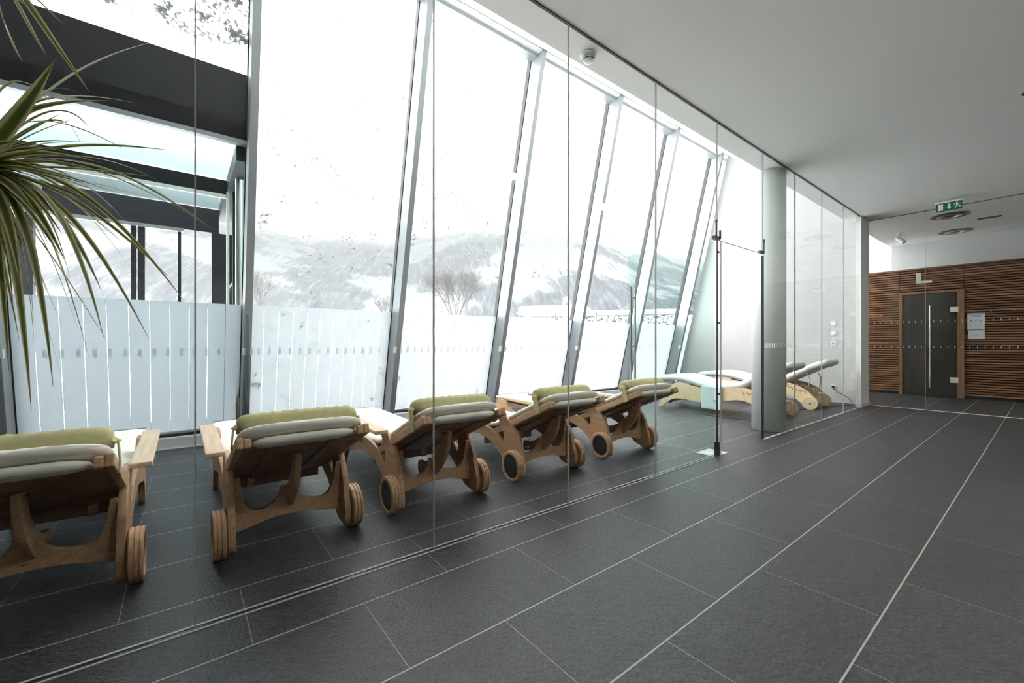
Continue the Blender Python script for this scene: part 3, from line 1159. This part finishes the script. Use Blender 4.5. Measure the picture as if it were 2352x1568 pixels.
# ================================================================== BENT-PLYWOOD LOUNGERS
def make_ply():
    root = empty('plywood_lounger')
    outl = smooth_poly([(-.06, .02, 1), (-.10, .12), (-.055, .20), (.04, .30), (.16, .375), (.32, .425), (.55, .43), (.8, .395), (1.02, .375), (1.22, .395), (1.40, .44),
                        (1.52, .43), (1.64, .30), (1.78, .10), (1.83, .0, 1), (1.74, .0, 1), (1.66, .09), (1.54, .16), (1.36, .175), (1.15, .15), (.92, .155), (.7, .20), (.5, .245), (.34, .235), (.2, .16), (.09, .05)], 2)
    holes = []
    for k in range(6):
        y = .06 + k * .062
        z_ = .335 - (0.30 - y) ** 2 * 1.6 if y < .3 else .335 + .1 * (y - .3)
        z_ = .262 + .30 * y if y < .3 else .352
        holes.append([(y, z_ - .016), (y + .016, z_ - .030), (y + .026, z_ - .018), (y + .018, z_ - .004), (y + .052, z_ + .012), (y + .046, z_ + .024), (y + .002, z_ + .004)])
    link('side_panel', plate(outl, holes, .028, 'yz', -.30), M['ply'], root)
    link('side_panel', plate(outl, holes, .028, 'yz', .30), M['ply'], root)
    for sx in (-1, 1):
        pr = [(.012, -.02 * sx), (.108, -.02 * sx), (.112, -.014 * sx), (.112, .014 * sx), (.106, .020 * sx), (.082, .020 * sx), (.080, .016 * sx), (.074, .016 * sx), (.072, .020 * sx), (.012, .020 * sx)]
        wh = MB().lathe(pr, (sx * .338, 0, .112), 'x', 36).build('wheel', M['ply'], root)
        MB().lathe([(.001, .018 * sx), (.02, .018 * sx), (.018, .028 * sx), (.001, .03 * sx)], (sx * .338, 0, .112), 'x', 16).build('hub', M['steel'], wh)
    MB().box(-.287, .287, .30, 1.35, .255, .275).build('seat_board', M['ply'], root)
    link('foot_crosspiece', plate([(-.286, .07), (-.286, .16), (.286, .16), (.286, .07), (.15, .10), (-.15, .10)], [], .025, 'xz', 1.62), M['plydark'], root)
    MB().box(-.287, .287, -.02, .0, .09, .17).build('axle_board', M['ply'], root)
    path = [(1.98, .455), (1.90, .475), (1.72, .495), (1.5, .515), (1.32, .505), (1.1, .44), (.85, .405), (.6, .425), (.45, .455)]
    ang_ = R(29)
    for k in range(1, 8):
        path.append((.45 - math.cos(ang_) * .115 * k, .455 + math.sin(ang_) * .115 * k * (1 if k < 6 else .92)))
    ribbon_pad('mattress', path, .32, .115, M['grey_cushion'], root, seg=10)
    mb = MB()
    for sx in (-1, 1):
        mb.tube([(sx * .272, .10, .66), (sx * .272, .02, .50), (sx * .272, .045, .32)], .008, 8)
    mb.tube([(-.272, .10, .66), (.272, .10, .66)], .008, 8)
    mb.build('prop_bar', M['steel'], root)
    return root


pl = make_ply()
box_ = MB().box(-.36, -.318, .70, 1.02, .06, .42)
cb = box_.build('control_box', mat('pale_blue_box', (.70, .80, .83), .4), pl, bevel=.01)
MB().tube([(-.375, .80, .20), (-.355, .80, .20)], .014, 12).build('knob', M['steel'], cb)
pad = MB().box(-.08, .08, -.03, .03, 0, .02).build('hand_control', M['white'], pl, bevel=.008)
pad.location = (.12, -.02, .235)
KIDS.clear()
index_children()
pl2 = copy_tree(pl)
pl.location = (6.92, 2.45, 0)
pl2.location = (8.50, 2.46, 0)
tag(pl, 'bent plywood lounger with white pad, half hidden behind the round column', 'lounger', 'plywood loungers with notched sides')
tag(pl2, 'bent plywood lounger with white pad by the sockets of the end wall', 'lounger', 'plywood loungers with notched sides')

# ================================================================== WALL AND CEILING FITTINGS
def wallplate(name, y, z, label, cat, kind):
    o = empty(name, (XE, y, z))
    tag(o, label, cat, 'switches and sockets on the end wall')
    MB().box(-.012, 0, -.04, .04, -.04, .04).build('cover_plate', M['white'], o, bevel=.003)
    if kind == 'switch':
        MB().box(-.018, -.012, -.026, .026, -.026, .026).build('rocker', M['cream'], o, bevel=.002)
    elif kind == 'socket':
        MB().lathe([(.022, -.0165), (.022, -.0125), (.001, -.0125)], (0, 0, 0), 'x', 20).build('recess', M['silicone'], o)
    return o


wy = 2.52
wallplate('light_switch', wy, 1.47, 'upper cream switch plate above the other plates on the white end wall', 'switch', 'switch')
wallplate('light_switch', wy, 1.28, 'middle switch plate of the three on the white end wall', 'switch', 'switch')
wallplate('wall_socket', wy, 1.10, 'empty wall socket just under the two switch plates', 'socket', 'socket')
wallplate('wall_socket', wy, .29, 'low wall socket with a black plug and cable', 'socket', 'socket')
pg = MB().lathe([(.019, -.045), (.022, -.035), (.022, -.013), (.001, -.012)], (0, 0, 0), 'x', 16)
cab = empty('power_cable', (XE, wy, .29))
tag(cab, 'black power cable curving from the low socket along the floor', 'cable')
pg.build('plug', M['black'], cab)
pts = [(-.045, 0, 0), (-.09, -.02, -.03), (-.14, -.10, -.09), (-.17, -.22, -.14), (-.20, -.31, -.22), (-.26, -.33, -.283), (-.45, -.27, -.284), (-.75, -.15, -.284), (-1.1, -.10, -.284), (-1.5, .02, -.284), (-2.0, .15, -.284), (-2.35, .45, -.284)]


def catmull(pts, n=6):
    P_ = [Vector(p) for p in pts]
    P_ = [P_[0] * 2 - P_[1]] + P_ + [P_[-1] * 2 - P_[-2]]
    out = []
    for i in range(1, len(P_) - 2):
        for k in range(n):
            t = k / n
            a, b_, c, e = P_[i - 1], P_[i], P_[i + 1], P_[i + 2]
            out.append(.5 * ((2 * b_) + (c - a) * t + (2 * a - 5 * b_ + 4 * c - e) * t * t + (3 * b_ - 3 * c + e - a) * t ** 3))
    out.append(P_[-2])
    return out


MB().tube(catmull(pts), .0055, 8).build('cord', M['black'], cab, smooth=True)
c2 = MB().tube(catmull([(6.46, 3.42, .16), (6.42, 3.40, .05), (6.36, 3.34, .007), (6.3, 3.1, .007), (6.32, 2.8, .007), (6.4, 2.62, .007), (6.75, 2.52, .007), (7.3, 2.55, .007)]), .0045, 8).build('floor_cable', M['black'], None, smooth=True)
tag(c2, 'thin black cable drooping to the floor beside the pale control box', 'cable')

# smoke detector on the ceiling strip
sd = empty('smoke_detector', (2.415, 2.155, ZC))
tag(sd, 'white round smoke detector on the ceiling strip over the loungers', 'smoke detector')
MB().lathe([(.058, 0), (.060, -.012), (.050, -.020)], (0, 0, 0), 'z', 36).build('base', M['white'], sd, smooth=False)
MB().lathe([(.044, -.018), (.044, -.048)], (0, 0, 0), 'z', 32).build('sensor_core', M['black'], sd)
for (h0, h1, r0) in ((-.024, -.031, .052), (-.036, -.043, .048)):
    MB().lathe([(r0 - .010, h0), (r0, h0), (r0 - .002, h1), (r0 - .012, h1)], (0, 0, 0), 'z', 32).build('ring', M['white'], sd)
for k in range(6):
    a = k * math.pi / 3
    MB().bar((math.cos(a) * .046, math.sin(a) * .046, -.02), (math.cos(a) * .042, math.sin(a) * .042, -.05), .010, .008, (math.cos(a), math.sin(a), 0)).build('rib', M['white'], sd)
MB().lathe([(.042, -.047), (.038, -.056), (.022, -.062), (.001, -.063)], (0, 0, 0), 'z', 32).build('cap', M['white'], sd)

# exit sign
ex = empty('exit_sign', (9.08, .955, ZC))
tag(ex, 'green emergency exit sign with running man hanging from the ceiling', 'sign')
MB().box(-.014, .014, -.135, .135, -.185, -.065).build('sign_board', M['signgreen'], ex)
MB().box(-.022, .022, -.15, .15, -.065, -.045).build('lamp_housing', M['white'], ex)
MB().tube([(0, .10, -.05), (0, .10, 0)], .006).tube([(0, -.10, -.05), (0, -.10, 0)], .006).build('hanger', M['steel'], ex)
X_ = -.0155


def yz_poly(mb_, pts_):
    """flat printed shape; u grows to the right as seen from the corridor"""
    vs = [mb_.bm.verts.new((X_, -u, v)) for u, v in pts_]
    mb_.bm.faces.new(vs)


mb = MB()
yz_poly(mb, [(-.118, -.175), (-.062, -.175), (-.062, -.078), (-.118, -.078)])
mb.build('door_symbol', M['white'], ex)
mb = MB()
yz_poly(mb, [(-.008, -.085), (.014, -.085), (.014, -.135), (-.008, -.135)])
yz_poly(mb, [(-.022, -.135), (.028, -.135), (.003, -.168)])
mb.build('arrow_symbol', M['white'], ex)
mb = MB()
yz_poly(mb, [(.083 + .010 * math.cos(a), -.086 + .009 * math.sin(a)) for a in [k * .63 for k in range(10)]])


def limb(mb_, a, b_, w_):
    dx_, dz_ = b_[0] - a[0], b_[1] - a[1]
    l_ = math.hypot(dx_, dz_)
    nx, nz = -dz_ / l_ * w_ / 2, dx_ / l_ * w_ / 2
    yz_poly(mb_, [(a[0] - nx, a[1] - nz), (b_[0] - nx, b_[1] - nz), (b_[0] + nx, b_[1] + nz), (a[0] + nx, a[1] + nz)])


for a, b_, w_ in (((.080, -.098), (.090, -.132), .018), ((.078, -.100), (.058, -.106), .008), ((.058, -.106), (.050, -.122), .008), ((.085, -.102), (.105, -.113), .008), ((.105, -.113), (.118, -.104), .008),
                  ((.088, -.130), (.070, -.146), .011), ((.070, -.146), (.066, -.172), .010), ((.092, -.130), (.108, -.146), .011), ((.108, -.146), (.126, -.150), .010)):
    limb(mb, a, b_, w_)
mb.build('running_man_symbol', M['white'], ex)

# round ceiling diffusers, slot outlet, small projector
for (x, y, lab) in ((10.33, 1.085, 'round metal ceiling diffuser nearest the exit sign'), (11.87, 1.17, 'round metal ceiling diffuser nearest the cedar wall')):
    o = empty('ceiling_diffuser', (x, y, ZC))
    tag(o, lab, 'air vent', 'round ceiling diffusers')
    MB().lathe([(.23, 0), (.235, -.012), (.20, -.018), (.185, -.008), (.185, -.004)], (0, 0, 0), 'z', 40).build('outer_ring', M['bronze'], o)
    MB().lathe([(.15, -.003), (.155, -.020), (.11, -.026), (.10, -.010)], (0, 0, 0), 'z', 40).build('middle_ring', M['steel'], o)
    MB().lathe([(.06, -.003), (.065, -.026), (.001, -.030)], (0, 0, 0), 'z', 32).build('centre_cone', M['bronze'], o)
so = MB().box(-.05, .03, -.14, .14, -.012, 0).build('slot_vent', M['black'], None)
so.location = (11.02, .67, ZC)
tag(so, 'short black slot outlet in the ceiling right of the round diffusers', 'air vent')
sp_ = empty('ceiling_projector', (11.2, 1.86, ZC))
tag(sp_, 'small white spotlight on a ceiling stem near the light well', 'spotlight')
MB().tube([(0, 0, 0), (0, 0, -.10)], .014).build('stem', M['white'], sp_)
MB().lathe([(.045, 0), (.045, -.012)], (0, 0, 0), 'z', 20).build('canopy', M['white'], sp_)
MB().tube([(.02, .05, -.08), (-.02, -.07, -.20)], .042, 16).build('lamp_head', M['white'], sp_)
dl = MB().lathe([(.05, 0), (.052, -.006), (.035, -.010), (.001, -.004)], (0, 0, 0), 'z', 24).build('ceiling_downlight', M['black'], None)
dl.location = (5.80, .115, ZC)
tag(dl, 'small black recessed downlight at the right edge of the ceiling', 'downlight')

for lx, ly in FILL_LAMPS:  # rims around the added, unseen fill lamps
    lp = struct(MB().lathe([(.21, 0), (.215, -.008), (.185, -.012), (.180, -.004)], (0, 0, 0), 'z', 32).build('fill_lamp_rim', M['white'], None))
    lp.location = (lx, ly, ZC)

# notice sheets and coat hooks on the cedar wall
nt = empty('notice_board', (XF - .003, .925, 1.19))
tag(nt, 'pair of pale printed notice sheets right of the sauna door', 'notice')
up_ = MB().box(-.004, 0, -.115, .115, .175, .50).build('upper_sheet', M['paper'], nt)
lo_ = MB().box(-.004, 0, -.115, .105, -.01, .165).build('lower_sheet', M['paper'], nt)
mb = MB()
for k, wd_ in enumerate((.17, .12)):
    mb.box(-.0052, -.0045, -wd_ / 2, wd_ / 2, .452 - k * .022, .462 - k * .022)
mb.box(-.0052, -.0045, -.11, .11, .475, .495)
mb.build('heading', M['printblue'], up_)
mb = MB()
for k in range(3):
    yy = -.06 + k * .06
    mb.box(-.0052, -.0045, yy - .009, yy + .009, .36, .372)
    mb.box(-.0052, -.0045, yy - .005, yy + .005, .33, .36)
    mb.box(-.0052, -.0045, yy - .017, yy + .017, .275, .279)
    mb.box(-.0052, -.0045, yy - .014, yy + .014, .262, .266)
    mb.box(-.0052, -.0045, yy - .022, yy + .022, .180, .192)
mb.build('figures', M['print'], up_)
mb = MB()
for k in range(9):
    yy = .035 - k * .009
    mb.bar((-.0048, yy, .08 + (k % 2) * .008), (-.0048, yy - .009, .088 - (k % 2) * .008), .0008, .003, (1, 0, 0))
mb.box(-.0052, -.0045, -.04, .04, .058, .061)
mb.build('script_line', M['print'], lo_)
for (y, lab) in ((2.68, 'left coat hook on the cedar wall beside the white pillar'), (2.36, 'coat hook on the cedar wall just left of the sauna door frame'),
                 (.735, 'coat hook on the cedar wall above and right of the notices'), (.44, 'rightmost coat hook on the cedar wall')):
    o = empty('coat_hook', (XF, y, 1.72))
    tag(o, lab, 'hook', 'steel coat hooks on the cedar wall')
    MB().lathe([(.016, 0), (.016, -.006)], (0, 0, 0), 'x', 16).build('rosette', M['chrome'], o)
    MB().tube([(-.005, 0, 0), (-.045, 0, 0), (-.055, 0, .012)], .007, 8).build('peg', M['chrome'], o)

# ================================================================== PLANT
pb = Vector((-.66, 1.03, 0))
plant = empty('potted_dracaena', tuple(pb))
tag(plant, 'large potted dracaena with long green and cream striped leaves at left', 'plant')
MB().lathe([(.17, 0), (.21, .34), (.195, .34), (.185, .30), (.001, .30)], (0, 0, 0), 'z', 36).build('planter', M['pot'], plant)
MB().lathe([(.18, .28), (.001, .305)], (0, 0, 0), 'z', 24).build('soil', M['soil'], plant)
C1, C2 = ray(-70, 400, .98), ray(-45, -140, .96)
MB().tube([(0, 0, .29), (.01, .0, .7), (C1 - pb) * 1.0 + Vector((0, 0, -.12)), (C1 - pb)], [.028, .025, .022, .014], 12).build('stem', M['bark'], plant)
MB().tube([(0, 0, .29), (.03, -.03, .9), (C2 - pb) + Vector((0, 0, -.2)), (C2 - pb)], [.026, .023, .020, .014], 12).build('stem', M['bark'], plant)


def leaf(p0, p1, p2, p3, wmax, roll=0.):
    n = 16
    bm = bmesh.new()
    uvl = bm.loops.layers.uv.new('UVMap')
    rows = []
    for i in range(n + 1):
        t = i / n
        p = p0 * (1 - t) ** 3 + p1 * 3 * t * (1 - t) ** 2 + p2 * 3 * t * t * (1 - t) + p3 * t ** 3
        tg = ((p1 - p0) * (1 - t) ** 2 + (p2 - p1) * 2 * t * (1 - t) + (p3 - p2) * t * t).normalized()
        side = tg.cross(Vector((0, 0, 1)))
        if side.length < .1:
            side = tg.cross(Vector((CB, CA, 0)))
        side.normalize()
        side.rotate(Matrix.Rotation(roll + t * .25, 3, tg))
        nrm = side.cross(tg)
        w_ = wmax * min(1, .45 + t * 2.2) * (1 - max(0, (t - .45) / .55) ** 1.5) ** 1.0 + .0006
        rows.append([bm.verts.new(p - side * w_ / 2 + nrm * w_ * .16), bm.verts.new(p), bm.verts.new(p + side * w_ / 2 + nrm * w_ * .16)])
    for i in range(n):
        for k in range(2):
            f = bm.faces.new((rows[i][k], rows[i][k + 1], rows[i + 1][k + 1], rows[i + 1][k]))
            uv = [(k / 2, i / n), ((k + 1) / 2, i / n), ((k + 1) / 2, (i + 1) / n), (k / 2, (i + 1) / n)]
            for lp, q in zip(f.loops, uv):
                lp[uvl].uv = q
            f.smooth = True
    me = bpy.data.meshes.new('leaf')
    bm.to_mesh(me)
    bm.free()
    o = link('leaf', me, M['leaf'], plant)
    return o


# long arching leaves: origin crown, point on the way, tip, distance of the tip, width (mm)
LEAVES = [
    # rising / level leaves
    (1, (40, 285), (128, 133), .90, 30, 0), (1, (150, 165), (382, 90), 1.02, 17, .5), (1, (60, 215), (312, 237), .98, 17, .3), (1, (30, 248), (268, 232), .95, 14, -.3),
    (1, (60, 250), (290, 345), 1.06, 10, .4), (1, (90, 300), (215, 262), 1.08, 9, .2), (1, (150, 330), (388, 345), 1.10, 13, .8), (1, (60, 345), (240, 375), .92, 15, -.4),
    (1, (130, 250), (185, 335), 1.12, 9, .6), (1, (10, 155), (125, 245), 1.02, 11, .2), (1, (120, 230), (210, 300), 1.15, 7, -.5), (1, (85, 190), (200, 225), 1.1, 5, .1),
    # leaves falling to the right
    (1, (200, 350), (490, 528), 1.06, 15, .3), (1, (180, 360), (478, 520), 1.08, 11, -.3), (1, (130, 385), (345, 405), 1.0, 12, .6), (1, (190, 345), (368, 418), 1.1, 10, .2),
    (1, (130, 370), (290, 510), 1.05, 11, -.2), (1, (170, 400), (422, 690), 1.04, 14, .4), (1, (150, 430), (392, 640), 1.10, 12, .5), (1, (120, 400), (300, 615), 1.14, 8, 0),
    (1, (140, 440), (342, 778), 1.03, 13, .3), (1, (120, 420), (238, 775), .98, 19, -.2), (1, (110, 440), (232, 665), 1.0, 15, .5), (1, (60, 420), (180, 545), 1.1, 10, .1),
    (1, (90, 430), (163, 650), 1.08, 10, .4), (1, (80, 430), (205, 825), 1.02, 12, -.4), (1, (60, 460), (122, 888), .95, 15, .2), (1, (70, 470), (178, 755), 1.12, 9, .1),
    (1, (30, 430), (95, 680), .98, 14, -.3), (1, (40, 480), (78, 785), 1.05, 11, .4), (1, (20, 470), (72, 940), .92, 17, .1), (1, (10, 500), (60, 830), 1.0, 13, -.5),
    (1, (0, 480), (30, 700), 1.06, 13, .2), (1, (10, 450), (48, 660), .88, 18, .3), (1, (50, 420), (150, 600), .90, 15, .6), (1, (80, 400), (285, 560), .96, 13, -.2),
    (1, (40, 400), (215, 480), .90, 15, .3), (1, (60, 380), (260, 440), .94, 12, -.6), (1, (100, 395), (330, 450), 1.12, 8, .2), (1, (20, 380), (190, 420), .86, 14, .5),
    (1, (30, 360), (170, 330), .9, 15, .1), (1, (20, 330), (150, 255), 1.05, 10, -.2), (1, (50, 450), (110, 560), 1.15, 9, .3), (1, (30, 500), (120, 700), 1.1, 12, -.1),
    (1, (-10, 470), (20, 850), .9, 16, .3), (1, (10, 410), (90, 500), .85, 17, .4), (1, (-20, 330), (70, 330), .85, 14, -.3), (1, (10, 440), (140, 470), 1.1, 12, .7),
    (1, (-20, 500), (10, 640), 1.0, 15, .0), (1, (60, 500), (250, 790), 1.13, 7, .1), (1, (150, 470), (298, 700), 1.15, 6, -.3), (1, (40, 520), (150, 900), 1.14, 6, .2),
    # upper crown
    (2, (60, 10), (206, 212), .98, 17, .3), (2, (40, 20), (107, 128), .95, 14, -.3), (2, (0, 50), (52, 142), 1.02, 14, .2), (2, (20, -60), (150, 60), .98, 12, .1), (2, (-20, 60), (-5, 190), 1.0, 14, .1),
    (2, (0, -40), (70, 20), .9, 14, .5),
]
random.seed(21)
for k in range(34):
    an = R(random.uniform(-88, 28))
    ln_ = random.uniform(130, 330) * (1.15 if an < -.6 else .85)
    tx, ty_ = -70 + math.cos(an) * (ln_ + 40), 410 - math.sin(an) * ln_
    LEAVES.append((1, (-70 + (tx + 70) * .5, 410 + (ty_ - 410) * .38 - random.uniform(10, 45)), (tx, ty_ + 25), random.uniform(.86, 1.14), random.uniform(9, 16), random.uniform(-.6, .7)))
for (cr_, m_, t_, dt_, wm, rl) in LEAVES:
    c = C1 if cr_ == 1 else C2
    dm = (.98 + dt_) / 2
    mid = ray(m_[0], m_[1], dm)
    tip = ray(t_[0], t_[1], dt_)
    # cubic through the middle point
    q = mid * (8 / 6) - (c + tip) / 6
    p1 = c.lerp(q, .75) + Vector((0, 0, .01))
    p2 = tip.lerp(q, .7)
    leaf(c - pb, p1 - pb, p2 - pb, tip - pb, wm / 1000 * 1.15, rl)
